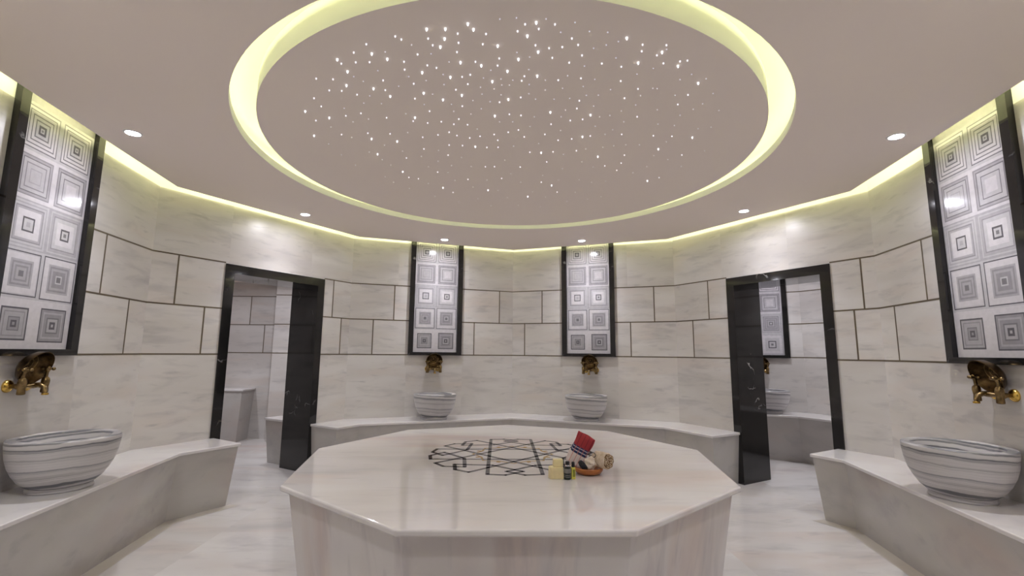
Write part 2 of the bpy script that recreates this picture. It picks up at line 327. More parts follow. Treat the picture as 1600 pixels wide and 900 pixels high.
# ------------------------------------------------------------------ door casings (black marble)
def door(name, k, cw=.087):
    u0, u1, zt, depth = DOOR[k]
    bm = bmesh.new()
    def bx(a, b, z0, z1, o0, o1):
        prism(bm, [W(k, a, o0).xy[:], W(k, a, o1).xy[:], W(k, b, o1).xy[:], W(k, b, o0).xy[:]], z0, z1)
    # face trim with mitred corners
    def face(pts):
        A = [bm.verts.new(W(k, u, .012, z)) for u, z in pts]; B = [bm.verts.new(W(k, u, -.01, z)) for u, z in pts]
        bm.faces.new(A); bm.faces.new(B[::-1])
        for i in range(len(A)): bm.faces.new((A[i], B[i], B[(i+1) % len(A)], A[(i+1) % len(A)]))
    face([(u0, 0), (u0 + cw, 0), (u0 + cw, zt - cw), (u0, zt)])
    face([(u1 - cw, 0), (u1, 0), (u1, zt), (u1 - cw, zt - cw)])
    face([(u0, zt), (u0 + cw, zt - cw), (u1 - cw, zt - cw), (u1, zt)])
    o = obj(name, bm, M_BLACK); tag(o, kind='structure')
    bm = bmesh.new()
    bx(u0 + .012, u0 + cw, 0, zt - cw, -.0105, -depth - .012)
    bx(u1 - cw, u1 - .012, 0, zt - cw, -.0105, -depth - .012)
    bx(u0 + .012, u1 - .012, zt - cw, zt - .012, -.0105, -depth - .012)
    obj('jamb_lining', bm, M_BLACK, o)
    return o
door('door_1', 1); door('door_2', 7); door('door_3', 4)

# ------------------------------------------------------------------ floor
bm = bmesh.new()
rf = random.Random(11)
for i in range(-5, 6):
    for j in range(-5, 6):
        x0, y0 = i * 1.2 + .3, j * 1.2 + .35
        quad(bm, [(x0, y0, 0), (x0 + 1.2, y0, 0), (x0 + 1.2, y0 + 1.2, 0), (x0, y0 + 1.2, 0)], 0, rf.random())
prism(bm, [(-5.7, -5.65), (6.9, -5.65), (6.9, 6.95), (-5.7, 6.95)], -.12, -.001, 0)
o = obj('floor', bm, [M_FLOOR]); tag(o, kind='structure')

# ------------------------------------------------------------------ ceiling board with its round hole, coves, star disc
GAP = .1761; RC = 1.8246
def nonagon_r(a):
    r = (RR - GAP) * math.cos(math.radians(20)); d = (math.degrees(a) - 90 - TH) % 40 - 20
    return r / math.cos(math.radians(d))
N = 144
ang = [math.radians(90 + TH + 360 * i / N) for i in range(N)]
def ring(bm, r, z): return [bm.verts.new(((r(a) if callable(r) else r) * math.cos(a), (r(a) if callable(r) else r) * math.sin(a), z)) for a in ang]
def loft(bm, A, B, mi=0):
    for i in range(N):
        f = bm.faces.new((A[i], A[(i+1) % N], B[(i+1) % N], B[i])); f.material_index = mi
bm = bmesh.new()
lip = ring(bm, RC, ZC); liptop = ring(bm, RC, ZC + .052); lipo = ring(bm, RC + .02, ZC + .052); lipob = ring(bm, RC + .02, ZC + .02)
edge = ring(bm, nonagon_r, ZC); edget = ring(bm, nonagon_r, ZC + .016)
loft(bm, edge, lip, 0); loft(bm, lip, liptop, 1); loft(bm, liptop, lipo, 1); loft(bm, lipo, lipob, 1); loft(bm, lipob, edget, 1); loft(bm, edget, edge, 1)
ceil = obj('ceiling', bm, [M_PAINT, M_COVE], auto=30); tag(ceil, kind='structure')
bm = bmesh.new()          # the plaster above: cove roof, drum that closes the middle, recess roof
out = ring(bm, lambda a: RR * 1.04 / math.cos(math.radians((math.degrees(a) - 90 - TH) % 40 - 20)) * math.cos(math.radians(20)), ZTOP)
ri = ring(bm, 2.25, ZTOP); rb = ring(bm, 2.25, 2.875); rd = ring(bm, 1.60, 2.875)
loft(bm, out, ri); loft(bm, ri, rb); loft(bm, rb, rd); bm.faces.new(rd)
o = obj('trim_1', bm, M_COVE, auto=30); tag(o, kind='structure')
bm = bmesh.new(); c0 = ring(bm, 2.235, ZC + .0165); c1 = ring(bm, 2.235, ZTOP - .001); c2 = ring(bm, 2.25, ZTOP - .001); c3 = ring(bm, 2.25, ZC + .0165)
loft(bm, c0, c1); loft(bm, c1, c2); loft(bm, c2, c3); loft(bm, c3, c0)
o = obj('trim_2', bm, M_COVE, auto=30); tag(o, kind='structure')
# LED strips lying in the two coves
bm = bmesh.new()
r_led = lambda a: nonagon_r(a) - .10
A = ring(bm, lambda a: r_led(a), ZC + .0165); B = ring(bm, lambda a: r_led(a), ZC + .03); C_ = ring(bm, lambda a: r_led(a) - .012, ZC + .03)
loft(bm, A, B); loft(bm, B, C_)
o = obj('led_strip', bm, M_LED, ceil)
bm = bmesh.new()
A = ring(bm, RC + .075, ZC + .022); B = ring(bm, RC + .075, ZC + .034); C_ = ring(bm, RC + .088, ZC + .034)
loft(bm, A, B)
o = obj('led_ring', bm, M_LED2, ceil)
# star disc
RD = 1.69; ZDISC = 2.7195
star = empty('star_light_panel', (0, 0, ZDISC), 0, 'large round grey ceiling disc dotted with tiny white star lights', 'ceiling light')
bm = bmesh.new()
d0 = ring(bm, RD, 0); d1 = ring(bm, RD, .1545); bm.faces.new(d0).material_index = 0; loft(bm, d0, d1, 1)
obj('disc', bm, [M_PAINT, M_COVE], star, auto=30)
STARS = [tuple(float(c) for c in s.split(',')) for s in STAR_TEXT.split(';')]
SZ = {1: .0028, 2: .0036, 3: .0044}
def star_bm(bm, x, y, b, h):
    r = SZ[b]; lathe(bm, [(r, 0.0005), (r * .95, -h * .6), (r * .5, -h), (0, -h)], 8, Matrix.Translation((x, y, 0)), b - 1 if h < 0 else 0)
mesh_of = {}
for i, (x, y, b) in enumerate(STARS[:100]):
    b = int(b)
    if b not in mesh_of:
        bm = bmesh.new(); star_bm(bm, 0, 0, b, .004 * b)
        s0 = obj('star_light', bm, M_STAR[b - 1], star, loc=(x, y, 0)); mesh_of[b] = s0
    else:
        c = mesh_of[b].copy(); COL.objects.link(c); c.parent = star; c.location = (x, y, 0)
bm = bmesh.new()
for x, y, b in STARS[100:]:
    b = int(b); r = SZ[b]; n0 = len(bm.faces)
    lathe(bm, [(r, 0.0005), (r * .95, -.003 * b), (0, -.004 * b)], 8, Matrix.Translation((x, y, 0)), b - 1)
tag(obj('star_lights', bm, M_STAR, star), kind='stuff')

# ------------------------------------------------------------------ downlights
DL = [('above the back left wall panel', 20), ('above the back right wall panel', -20), ('in front of the left doorway', 58.5), ('in front of the right doorway', -64.3),
      ('in front of the left wall panel', 101.3), ('in front of the right wall panel', -101.7), ('added unseen at the near left wall', 140), ('added unseen at the near right wall', -140), ('added unseen inside the entrance', 180)]  # last three continue the ring unseen behind the camera, added for overall brightness
dl0 = None
for where, a in DL:
    t = math.radians(90 + TH + a); loc = (2.508 * math.cos(t), 2.508 * math.sin(t), ZC)
    lab = 'small round white recessed ceiling downlight ' + where
    if dl0 is None:
        dl0 = empty('ceiling_downlight', loc, 0, lab, 'downlight', 'recessed downlights round the ceiling')
        bm = bmesh.new(); lathe(bm, [(.038, .0), (.040, -.005), (.049, -.005), (.052, .0)], 40); obj('trim_ring', bm, M_TRIM, dl0, auto=40)
        bm = bmesh.new(); lathe(bm, [(.038, -.001), (.02, -.0025), (0, -.003)], 32); obj('lens', bm, M_LENS, dl0)
        sp = bpy.data.lights.new('bulb', 'SPOT'); sp.energy = 60.0 * K_SPOT; sp.color = (.93, .94, 1.0); sp.spot_size = math.radians(100); sp.spot_blend = .8; sp.shadow_soft_size = .035
        so = bpy.data.objects.new('bulb', sp); COL.objects.link(so); so.parent = dl0; so.location = (0, 0, -.014)
    else: dup(dl0, loc, 0, lab)

# ------------------------------------------------------------------ benches
def front(path, inset, e0, e1):
    """path: list of wall numbers; e0/e1: u of the two ends; returns the plan polygon of a bench"""
    back, fr = [], []
    ks = path
    r = lambda k, i: vert(k, RR - i / math.cos(math.radians(20)))
    back.append(W(ks[0], e0, .0).xy); fr.append(W(ks[0], e0, inset).xy)
    for k in ks[1:]:
        back.append(vert(k)); fr.append(r(k, inset))
    back.append(W(ks[-1], e1, .0).xy); fr.append(W(ks[-1], e1, inset).xy)
    return [p[:] for p in back] + [p[:] for p in fr[::-1]]
def bench(path, e0, e1, label, shift0=1, shift1=1):
    root = empty('stone_bench', (0, 0, 0), 0, label, 'bench', 'marble benches along the walls')
    D = .4485
    bm = bmesh.new(); prism(bm, front(path, D, e0, e1), HB - .026, HB)
    obj('seat_slab', bm, M_BTOP, root, bev=.006)
    bm = bmesh.new()
    prism(bm, front(path, D - .072, e0 + .05 * shift0, e1 - .05 * shift1), 0, HB - .026, 0, front(path, D - .022, e0 + .012 * shift0, e1 - .012 * shift1))
    obj('base', bm, M_BENCH, root)
    # the shallow gutter at its foot
    return root
bench([1, 2, 3], .421, .30, 'marble wall bench on the left, ending at the left doorway')
bench([-1 + 9 - 1, 8, 9, 10], .273, -.596, 'low marble bench along the back walls between the two doorways') if False else None
def bench_back():
    path = [-2, -1, 0, 1]
    return bench(path, .273, -.596, 'marble wall bench along the back between the two doorways')
bench_back()
bench([-4, -3, -2], -.30, -.653, 'marble wall bench on the right, ending at the right doorway')
bm = bmesh.new()
def gut(path, e0, e1):
    a = front(path, .375, e0, e1); b = front(path, .47, e0 - .03, e1 + .03); n = len(path) + 1
    fa = a[n:]; fb = b[n:]
    for i in range(n - 1):
        quad(bm, [(*fa[i], .0015), (*fa[i+1], .0015), (*fb[i+1], .0015), (*fb[i], .0015)])
gut([1, 2, 3], .44, .30); gut([-2, -1, 0, 1], .30, -.62); gut([-4, -3, -2], -.30, -.68)
tag(obj('trim_3', bm, M_GUT), kind='structure')

# ------------------------------------------------------------------ the nine-sided marble platform with its inlay
OX, OY, HST = .0073, .0383, .6051
plat = empty('marble_platform', (OX, OY, 0), 0, 'large nine-sided marble massage platform in the centre with star inlay', 'platform')
P9 = lambda r: [vert(k, r, -.1358)[:] for k in range(9)]
bm = bmesh.new(); prism(bm, P9(1.4479), HST - .03, HST); obj('top_slab', bm, M_STONE, plat, bev=.009)
bm = bmesh.new(); prism(bm, P9(1.312), 0, HST - .03, 0, P9(1.402)); obj('base', bm, M_STBODY, plat)
# eightfold strapwork, flush strips 0.6 mm high
cx, cy = .025 - OX, .118 - OY; HW = .0125
def inlay(segs, hw, z, mat, name):
    bm = bmesh.new()
    for (a, b) in segs:
        a, b = Vector(a), Vector(b); d = (b - a).normalized(); n = Vector((-d.y, d.x)) * hw; e = d * hw * .6
        P = [a - n - e, b - n + e, b + n + e, a + n - e]
        prism(bm, [(cx + p.x, cy + p.y) for p in P], HST - .001, z, 0)
    return obj(name, bm, mat, plat)
dark, gold = [], []
K = .575 / .555
for q in range(8):
    R = Matrix.Rotation(q * PI / 4, 2)
    r = lambda x, y: tuple(R @ Vector((x, y)))
    for s in (-1, 1):
        dark.append((r(.165 * s, -.560), r(.058 * s, -.578)))
        dark.append((r(.058 * s, -.578), r(-.05 * s, -.492)))
        dark.append((r(-.05 * s, -.492), r(.137 * s, -.335)))
        gold.append((r(.0, -.285), r(.085 * s, -.225)))
        gold.append((r(.085 * s, -.225), r(.10 * s, -.255)))
    dark.append((r(.165, -.560), r(.165, .560)))
inlay(dark, HW, HST + .0006, M_INK, 'dark_inlay')
inlay(gold, .008, HST + .0004, M_GOLDI, 'gold_inlay')

# ------------------------------------------------------------------ tiled wall panels
def tile(bm, cx, cz, w, h, rings, base):
    """one printed tile: nested squares; rings = [(fraction, grey)] from outside in"""
    y = 0.0
    def sq(f0, f1, g, dy):
        def rect(f): return [(cx - w/2*f, cz - h/2*f), (cx + w/2*f, cz - h/2*f), (cx + w/2*f, cz + h/2*f), (cx - w/2*f, cz + h/2*f)]
        A = [bm.verts.new((x, -dy, z)) for x, z in rect(f0)]
        if f1 <= 0:
            bm.faces.new(A).material_index = g; return
        B = [bm.verts.new((x, -dy, z)) for x, z in rect(f1)]
        for i in range(4): bm.faces.new((A[i], A[(i+1) % 4], B[(i+1) % 4], B[i])).material_index = g
    fr = [1.0] + [f for f, _ in rings] + [0]
    gs = [base] + [g for _, g in rings]
    for i, g in enumerate(gs): sq(fr[i], fr[i+1], g, .006)
T1 = ([(.88, 4), (.83, 0), (.72, 4), (.67, 0), (.55, 4), (.50, 0), (.38, 4), (.32, 1), (.2, 5), (.1, 1), (.05, 4)], 1)
T2 = ([(.84, 3), (.79, 2), (.70, 4), (.66, 1), (.52, 3), (.47, 1), (.3, 2), (.26, 1)], 0)
T2b = ([(.88, 3), (.82, 2), (.74, 4), (.69, 1), (.50, 4), (.46, 1), (.3, 0)], 0)
T3 = ([(.94, 1), (.86, 2), (.80, 1), (.72, 3), (.66, 2), (.58, 0), (.30, 5), (.23, 1), (.1, 2)], 2)
T3b = ([(.90, 1), (.84, 2), (.72, 3), (.67, 1), (.50, 0), (.26, 5), (.18, 1), (.08, 4)], 2)
T4 = ([(.90, 5), (.85, 1), (.80, 0), (.56, 2), (.48, 3), (.40, 2), (.32, 3), (.24, 2), (.12, 4)], 1)
T4b = ([(.93, 5), (.88, 0), (.62, 2), (.54, 3), (.46, 2), (.36, 3), (.18, 1), (.12, 4)], 1)
T5 = ([(.66, 5), (.59, 2), (.50, 3), (.45, 2), (.28, 4), (.24, 3), (.14, 5), (.06, 3)], 0)
T5b = ([(.72, 5), (.66, 3), (.56, 2), (.48, 3), (.34, 4), (.28, 2), (.16, 5), (.06, 2)], 0)
ROWS = [(T5, T5b), (T4, T4b), (T3, T3b), (T2, T2b), (T1, T1), (T3, T3)]
def panel_root(loc, rz, label, rows=ROWS):
    root = empty('wall_panel', loc, rz, label, 'wall panel', 'tall framed tile panels on the walls')
    hw, iw, zb, it = .345, .283, 1.2795, 1.318
    bm = bmesh.new()
    zt = ZTOP - .012
    for lo, hi in (((-hw, -.035, zb), (-iw, -.0005, zt)), ((iw, -.035, zb), (hw, -.0005, zt)), ((-iw, -.035, zb), (iw, -.0005, it))): box(bm, lo, hi)
    obj('frame', bm, M_BLACK, root)
    bm = bmesh.new()
    box(bm, (-iw, -.0055, it), (iw, -.001, zt), None, 0)
    for j, (a, b) in enumerate(rows):
        zc = it + .29 * (j + .5)
        hgt = .29 if zc + .145 < zt else 2 * (zt - zc)
        if hgt < .1: continue
        tile(bm, -.1395, zc, .279, hgt, a[0], a[1]); tile(bm, .1395, zc, .279, hgt, b[0], b[1])
    o = obj('tile_face', bm, GREY, root, smooth='keep')
    return root
def facing(k): n = wn(k); return math.atan2(n.y, n.x) - PI / 2     # local -Y looks into the room, +X along the wall to the right
def on_wall(k, u=0, out=0.0, z=0.0): return W(k, u, out, z)
p0 = panel_root(on_wall(0, .004), facing(0), 'tall black framed tile panel on the back wall, left of the centre corner')
dup(p0, on_wall(-1, .012), facing(-1), 'tall black framed tile panel on the back wall, right of the centre corner')
dup(p0, on_wall(2, .045), facing(2), 'tall black framed tile panel on the left wall above the large near basin')
dup(p0, on_wall(-3, -.035), facing(-3), 'tall black framed tile panel on the right wall above the large near basin')

# ------------------------------------------------------------------ basins
def basin_root(loc, rz, label):
    root = empty('stone_basin', loc, rz, label, 'basin', 'striped marble basins')
    bm = bmesh.new()
    prof = [(0, .026), (.140, .026), (.158, .034), (.186, .062), (.211, .100), (.232, .145), (.246, .195), (.253, .245), (.256, .278), (.255, .290), (.250, .295), (.214, .295), (.206, .289), (.200, .265), (.188, .217), (.165, .160), (.125, .115), (.07, .095), (0, .09)]
    lathe(bm, prof, 64); obj('bowl', bm, M_BASIN, root, auto=35)
    bm = bmesh.new(); lathe(bm, [(0, 0), (.148, 0), (.152, .006), (.146, .026), (0, .0265)], 64); obj('foot', bm, M_BASIN, root, auto=35)
    return root
BAS = [(0, .03, 'grey striped marble basin on the back bench, left of the centre corner'), (-1, 0.0, 'grey striped marble basin on the back bench, right of the centre corner'),
       (2, .045, 'large grey striped marble basin on the left bench beneath the tap'), (-3, -.045, 'large grey striped marble basin on the right bench beneath the tap')]
b0 = None
for i, (k, u, lab) in enumerate(BAS):
    loc = on_wall(k, u, .260, HB)
    if b0 is None: b0 = basin_root(loc, facing(k), lab)
    else: dup(b0, loc, facing(k) + i * .6, lab)

# ------------------------------------------------------------------ brass mixer taps and the bath bowls that hang on them
def tap_root(loc, rz, label):
    root = empty('wall_tap', loc, rz, label, 'tap', 'brass wall taps over the basins')
    zb = 0.0
    RX = Matrix.Rotation(PI / 2, 4, 'X')
    for s in (-1, 1):
        x = .066 * s
        bm = bmesh.new(); lathe(bm, [(0, 0), (.036, 0), (.036, .006), (.031, .014), (.018, .024), (.014, .026), (0, .026)], 32, Matrix.Translation((x, 0, zb)) @ RX)
        obj('wall_flange', bm, M_FLANGE, root, auto=40)
    bm = bmesh.new()
    for s in (-1, 1):
        x = .082 * s
        tube(bm, [(x * .805, -.02, 0), (x * .83, -.045, 0), (x * .95, -.07, -.004), (x, -.085, -.004)], [.013, .014, .018, .016])
        tube(bm, [(x, -.085, -.048), (x, -.085, -.044), (x, -.085, -.036), (x, -.085, -.01), (x, -.085, .02), (x, -.085, .036), (x, -.085, .046)], [.014, .019, .019, .017, .021, .019, .012], 20)
    tube(bm, [(-.082, -.085, 0), (-.05, -.085, 0), (-.03, -.085, 0), (0, -.085, 0), (.03, -.085, 0), (.05, -.085, 0), (.082, -.085, 0)], [.011, .011, .015, .017, .015, .011, .011])
    obj('mixer_body', bm, M_BRASS, root, auto=50)
    bm = bmesh.new()
    tube(bm, [(0, -.085, 0), (0, -.115, .004), (0, -.138, -.008), (0, -.148, -.035), (0, -.148, -.052)], [.014, .013, .012, .0125, .0145])
    spt = obj('spout', bm, M_BRASS, root, auto=50)
    bm = bmesh.new()
    lathe(bm, [(.0148, -.054), (.0165, -.052), (.0165, -.044), (.0148, -.042)], 20, Matrix.Translation((0, -.148, 0)), closed=True)
    obj('nozzle_ring', bm, M_FLANGE, spt, auto=50)
    for s in (-1, 1):
        x = .082 * s; bm = bmesh.new()
        tube(bm, [(x, -.085, .046), (x, -.088, .072), (x, -.090, .088)], [.009, .008, .012])
        hd = obj('cross_handle', bm, M_BRASS, root, auto=50); bm = bmesh.new()
        for q in range(4):
            a = q * PI / 2 + .4
            d = Vector((math.cos(a), math.sin(a), 0)); c = Vector((x, -.091, .093))
            tube(bm, [c, c + d * .018], [.007, .006], 10); ball(bm, c + d * .024, .0105)
        ball(bm, (x, -.092, .101), .010)
        obj('cross_knob', bm, M_BRASS, hd, auto=50)
    return root
def tas_root(loc, rz, label):
    root = empty('bath_bowl', loc, rz, label, 'bowl', 'brass bath bowls hanging on the taps')
    tilt = Matrix.Rotation(math.radians(90 + 24), 4, 'X')     # the opening looks out of the wall and a little down
    bm = bmesh.new()
    prof = [(0, -.010), (.016, -.010), (.018, -.016), (.022, -.018), (.034, -.012), (.062, -.004), (.085, .018), (.098, .046), (.101, .050), (.105, .048), (.103, .042), (.090, .010), (.066, -.013), (.034, -.021), (.02, -.026), (0, -.026)]
    lathe(bm, prof, 56, tilt); obj('bowl_shell', bm, M_TAS, root, auto=40)
    bm = bmesh.new(); lathe(bm, [(.030, -.0105), (.032, -.0085), (.036, -.0085), (.038, -.0098)], 40, tilt); lathe(bm, [(.052, -.0055), (.054, -.0035), (.057, -.003), (.059, -.0042)], 40, tilt)
    lathe(bm, [(0, -.0055), (.008, -.0065), (.012, -.0098)], 24, tilt)
    obj('engraved_rings', bm, M_BRASS, root, auto=40)
    return root
TAPS = [(0, .022, 'brass cross-handle tap on the back wall left of the centre corner', 'dark brass bath bowl hung on the tap left of the back corner'),
        (-1, -.015, 'brass cross-handle tap on the back wall right of the centre corner', 'dark brass bath bowl hung on the tap right of the back corner'),
        (2, .09, 'brass cross-handle tap on the left wall beneath the tile panel', 'dark brass bath bowl tilted on the left wall tap'),
        (-3, -.07, 'brass cross-handle tap on the right wall beneath the tile panel', 'dark brass bath bowl tilted on the right wall tap')]
t0 = s0 = None
for k, u, l1, l2 in TAPS:
    a, b = on_wall(k, u, 0, 1.108), on_wall(k, u, .048, 1.226)
    if t0 is None: t0 = tap_root(a, facing(k), l1); s0 = tas_root(b, facing(k), l2)
    else: dup(t0, a, facing(k), l1); dup(s0, b, facing(k), l2)

# ------------------------------------------------------------------ the two rooms behind the doorways
def inner_wall(name, a, b, z0, z1, joints, verts=(), dz=0.0, th=.1, side=1):
    """a wall from a to b (2-D), its face on the left of a->b"""
    a, b = Vector(a), Vector(b); d = (b - a).normalized(); n = Vector((-d.y, d.x)); L = (b - a).length
    bm = bmesh.new()
    prism(bm, [(a - n * th)[:], (b - n * th)[:], (b - n * .002)[:], (a - n * .002)[:]], z0, z1)
    P = lambda u, z, o=0: (*(a + d * u + n * o), z)
    zs = [z0] + list(joints) + [z1]
    rr = random.Random(hash(name) % 1000 if False else len(name))
    for i, (p, q) in enumerate(zip(zs, zs[1:])):
        cs = [0] + sorted(v for v, r in verts if r == i) + [L]
        for u0, u1 in zip(cs, cs[1:]): quad(bm, [P(u0, p), P(u1, p), P(u1, q), P(u0, q)], 0, rr.random())
    g = .0062
    for z in joints: quad(bm, [P(0, z - g, .0015), P(L, z - g, .0015), P(L, z + g, .0015), P(0, z + g, .0015)], 1)
    for v, r in verts: quad(bm, [P(v - g, zs[r] + g, .0015), P(v + g, zs[r] + g, .0015), P(v + g, zs[r+1] - g, .0015), P(v - g, zs[r+1] - g, .0015)], 1)
    return tag(obj(name, bm, [M_WALL, M_BRASSJ]), kind='structure')
ZL = 2.385
JL = (Z1, Z2, Z3)
inner_wall('wall_left_room_back', (-3.475, 4.045), (-5.3, 4.045), 0, ZL, JL, [(.50, 2), (.265, 1), (1.4, 1), (1.2, 2)])
inner_wall('wall_left_room_pier', (-2.25, 3.80), (-3.48, 3.80), 0, ZL, JL, [(.45, 1), (.7, 2)])
inner_wall('wall_left_room_return', (-3.48, 3.804), (-3.48, 4.043), 0, ZL, JL)
inner_wall('wall_left_room_side', (-2.287, 2.708), (-2.25, 3.80), 0, ZL, JL, [(.4, 1)])
inner_wall('wall_left_room_end', (-5.3, 4.045), (-3.70, .55), 0, ZL, JL, [(.6, 1), (1.4, 2), (2.4, 1)])
bm = bmesh.new(); prism(bm, [W(1, 1.35, -.452).xy[:], W(1, -1.05, -.452).xy[:], (-2.2, 2.71), (-2.2, 3.9), (-3.4, 4.15), (-5.4, 4.15), (-5.4, 3.9)], ZL, ZL + .06)
tag(obj('ceiling_left_room', bm, M_PAINT), kind='structure')
ZR = 2.62
JR = (1.290, 1.742, 2.183)
RCN = Vector((4.006, 2.896))                       # the corner between the two far walls of the right room
T7 = Vector((-wn(7).y, wn(7).x))
e1 = RCN - T7 * 2.2
d2 = Vector((-math.sin(math.radians(60.3)), math.cos(math.radians(60.3))))
e2 = RCN + d2 * 1.75
inner_wall('wall_right_room_back', e1[:], RCN[:], 0, ZR, JR, [(.9, 1), (1.2, 2)])
inner_wall('wall_right_room_panel', RCN[:], e2[:], 0, ZR, JR, [(1.2, 1)])
s7 = W(7, 1.06, -.432).xy
inner_wall('wall_right_room_side', e2[:], (s7.x, s7.y), 0, ZR, JR)
s7b = W(7, -1.4, -.432).xy
inner_wall('wall_right_room_end', (s7b.x, s7b.y), e1[:], 0, ZR, JR)
bm = bmesh.new(); prism(bm, [s7b[:], (e1 + Vector((.08, -.06)))[:], (RCN + Vector((.1, .1)))[:], (e2 + Vector((0, .1)))[:], (s7.x - .08, s7.y)], ZR, ZR + .06)
tag(obj('ceiling_right_room', bm, M_PAINT), kind='structure')
# panel, tap, bowl and basin of the right room
N2 = Vector((math.cos(math.radians(60.3)), math.sin(math.radians(60.3))))
rz2 = math.radians(60.3) - PI / 2
pp = RCN + d2 * .50
T6 = ([(.94, 1), (.86, 2), (.78, 1), (.70, 3), (.62, 2), (.54, 3), (.46, 2), (.38, 3), (.28, 2), (.16, 4), (.08, 1)], 1)
T7r = ([(.90, 1), (.84, 0), (.62, 1), (.34, 5), (.26, 1), (.1, 4)], 1)
panel_root((pp.x, pp.y, 0.0), rz2, rows=[(T7r, T7r), (T6, T6), (T2b, T2b), (T1, T1), (T4, T4), (T3, T3)], label='tall black framed tile panel seen through the right doorway')
HB2 = .567
q = RCN + d2 * .45
dup(b0, (*(q - N2 * .26 ), HB2), rz2 + 1.0, 'grey striped marble basin on the bench seen through the right doorway')
q = RCN + d2 * .52
dup(t0, (*q, 1.108), rz2, 'brass cross-handle tap seen through the right doorway')
dup(s0, (*(q - N2 * .048), 1.218), rz2, 'dark brass bath bowl half hidden behind the right doorway jamb')
def free_bench(top, bot, h, label, mt=M_BTOP):
    root = empty('stone_bench', (0, 0, 0), 0, label, 'bench', 'marble benches in the rooms behind the doorways')
    bm = bmesh.new(); prism(bm, top, h - .026, h); obj('seat_slab', bm, mt, root, bev=.005)
    bm = bmesh.new(); prism(bm, bot, 0, h - .026, 0, [p for p in top] if False else bot2(top, bot)); obj('base', bm, M_BENCH, root)
    return root
def bot2(top, bot): return [tuple(t[i] * .75 + b[i] * .25 for i in (0, 1)) for t, b in zip(top, bot)]
n7 = wn(7)
def bis(D):   # front corner of the right-room bench, D from both far walls
    a, b = n7, N2; c1, c2 = a.dot(RCN) - D, b.dot(RCN) - D
    det = a.x * b.y - a.y * b.x
    return Vector(((c1 * b.y - a.y * c2) / det, (a.x * c2 - c1 * b.x) / det))
def rpoly(D): return [(RCN - T7 * 1.9)[:], RCN[:], (RCN + d2 * 1.6)[:], (bis(D) + d2 * 1.6)[:], bis(D)[:], (bis(D) - T7 * 1.9)[:]]
free_bench(rpoly(.485), rpoly(.40), HB2, 'marble bench beneath the basin seen through the right doorway')
lp = lambda u, o: W(1, u, -.452 - o).xy[:]
free_bench([lp(-1.02, 0), lp(-.62, 0), lp(-.62, .43), lp(-1.02, .43)][::-1], [lp(-1.02, 0), lp(-.66, 0), lp(-.66, .37), lp(-1.02, .37)][::-1], HB, 'marble bench end seen at the right side inside the left doorway')
free_bench([(-5.05, 3.68), (-3.80, 3.68), (-3.80, 4.04), (-5.05, 4.04)], [(-5.05, 3.73), (-3.87, 3.73), (-3.87, 4.04), (-5.05, 4.04)], .755, 'tall marble block bench against the far wall inside the left doorway')
# unseen downlights, added to brighten those rooms
dup(dl0, (-4.05, 2.95, ZL), 0, 'unseen downlight added to light the room behind the left doorway'); dup(dl0, (-3.1, 3.1, ZL), 0, 'unseen downlight added near the pier behind the left doorway')
dup(dl0, (3.45, 2.55, ZR), 0, 'unseen downlight added before the panel behind the right doorway'); dup(dl0, (4.15, 1.75, ZR), 0, 'unseen downlight added at the far wall behind the right doorway')

# ------------------------------------------------------------------ bath things on the platform
TZ = HST
def cloth_mat():
    s = NT('plaid_towel_cotton'); c = s.n('ShaderNodeTexCoord'); sx = s.n('ShaderNodeSeparateXYZ'); s.l(c.outputs['Generated'], sx.inputs[0])
    base = s.ramp(sx.outputs[2], [(0, srgb(226,212,208)), (.385, srgb(222,206,204)), (.39, srgb(40,52,88)), (.45, srgb(48,62,102)), (.455, srgb(216,206,212)), (.475, srgb(216,206,212)), (.48, srgb(38,50,88)), (.545, srgb(52,64,104)), (.55, srgb(206,196,204)), (.565, srgb(206,196,204)), (.57, srgb(46,56,96)), (.60, srgb(60,60,96)), (.605, srgb(160,50,58)), (1, srgb(172,58,64))])
    for e in base.node.color_ramp.elements: pass
    base.node.color_ramp.interpolation = 'CONSTANT'
    w = s.n('ShaderNodeMath', operation='MULTIPLY'); s.l(sx.outputs[0], w.inputs[0]); w.inputs[1].default_value = 4.2
    f = s.n('ShaderNodeMath', operation='FRACT'); s.l(w.outputs[0], f.inputs[0])
    st = s.ramp(f.outputs[0], [(0, (0, 0, 0, 1)), (.70, (0, 0, 0, 1)), (.74, (1, 1, 1, 1)), (.80, (1, 1, 1, 1)), (.84, (.3, .3, .3, 1)), (.9, (0, 0, 0, 1))])
    up = s.ramp(sx.outputs[2], [(.60, srgb(196,118,108)), (.62, srgb(104,34,46))])
    col = s.mix(st, base, up)
    wv = s.n('ShaderNodeTexWave'); wv.inputs['Scale'].default_value = 60; s.l(c.outputs['Generated'], wv.inputs[0])
    bp = s.n('ShaderNodeBump'); bp.inputs['Strength'].default_value = .25; bp.inputs['Distance'].default_value = .002; s.l(wv.outputs[0], bp.inputs['Height'])
    s.l(bp.outputs[0], s.b.inputs['Normal'])
    return s.set(Base_Color=col, Roughness=.9)
M_TOWEL = cloth_mat()
M_TOWELR = plain('red_cotton', srgb(166,36,48), .9)
def loofah_mat(name, a, b, sc):
    s = NT(name); n = s.noise(s.coords(), sc, 6, .7, .5)
    w = s.n('ShaderNodeTexVoronoi'); w.inputs['Scale'].default_value = sc * 2.2; s.l(s.coords(), w.inputs['Vector'])
    bp = s.n('ShaderNodeBump'); bp.inputs['Strength'].default_value = .8; bp.inputs['Distance'].default_value = .004; s.l(w.outputs['Distance'], bp.inputs['Height'])
    s.l(bp.outputs[0], s.b.inputs['Normal'])
    return s.set(Base_Color=s.ramp(n, [(.35, a), (.65, b)]), Roughness=.95)
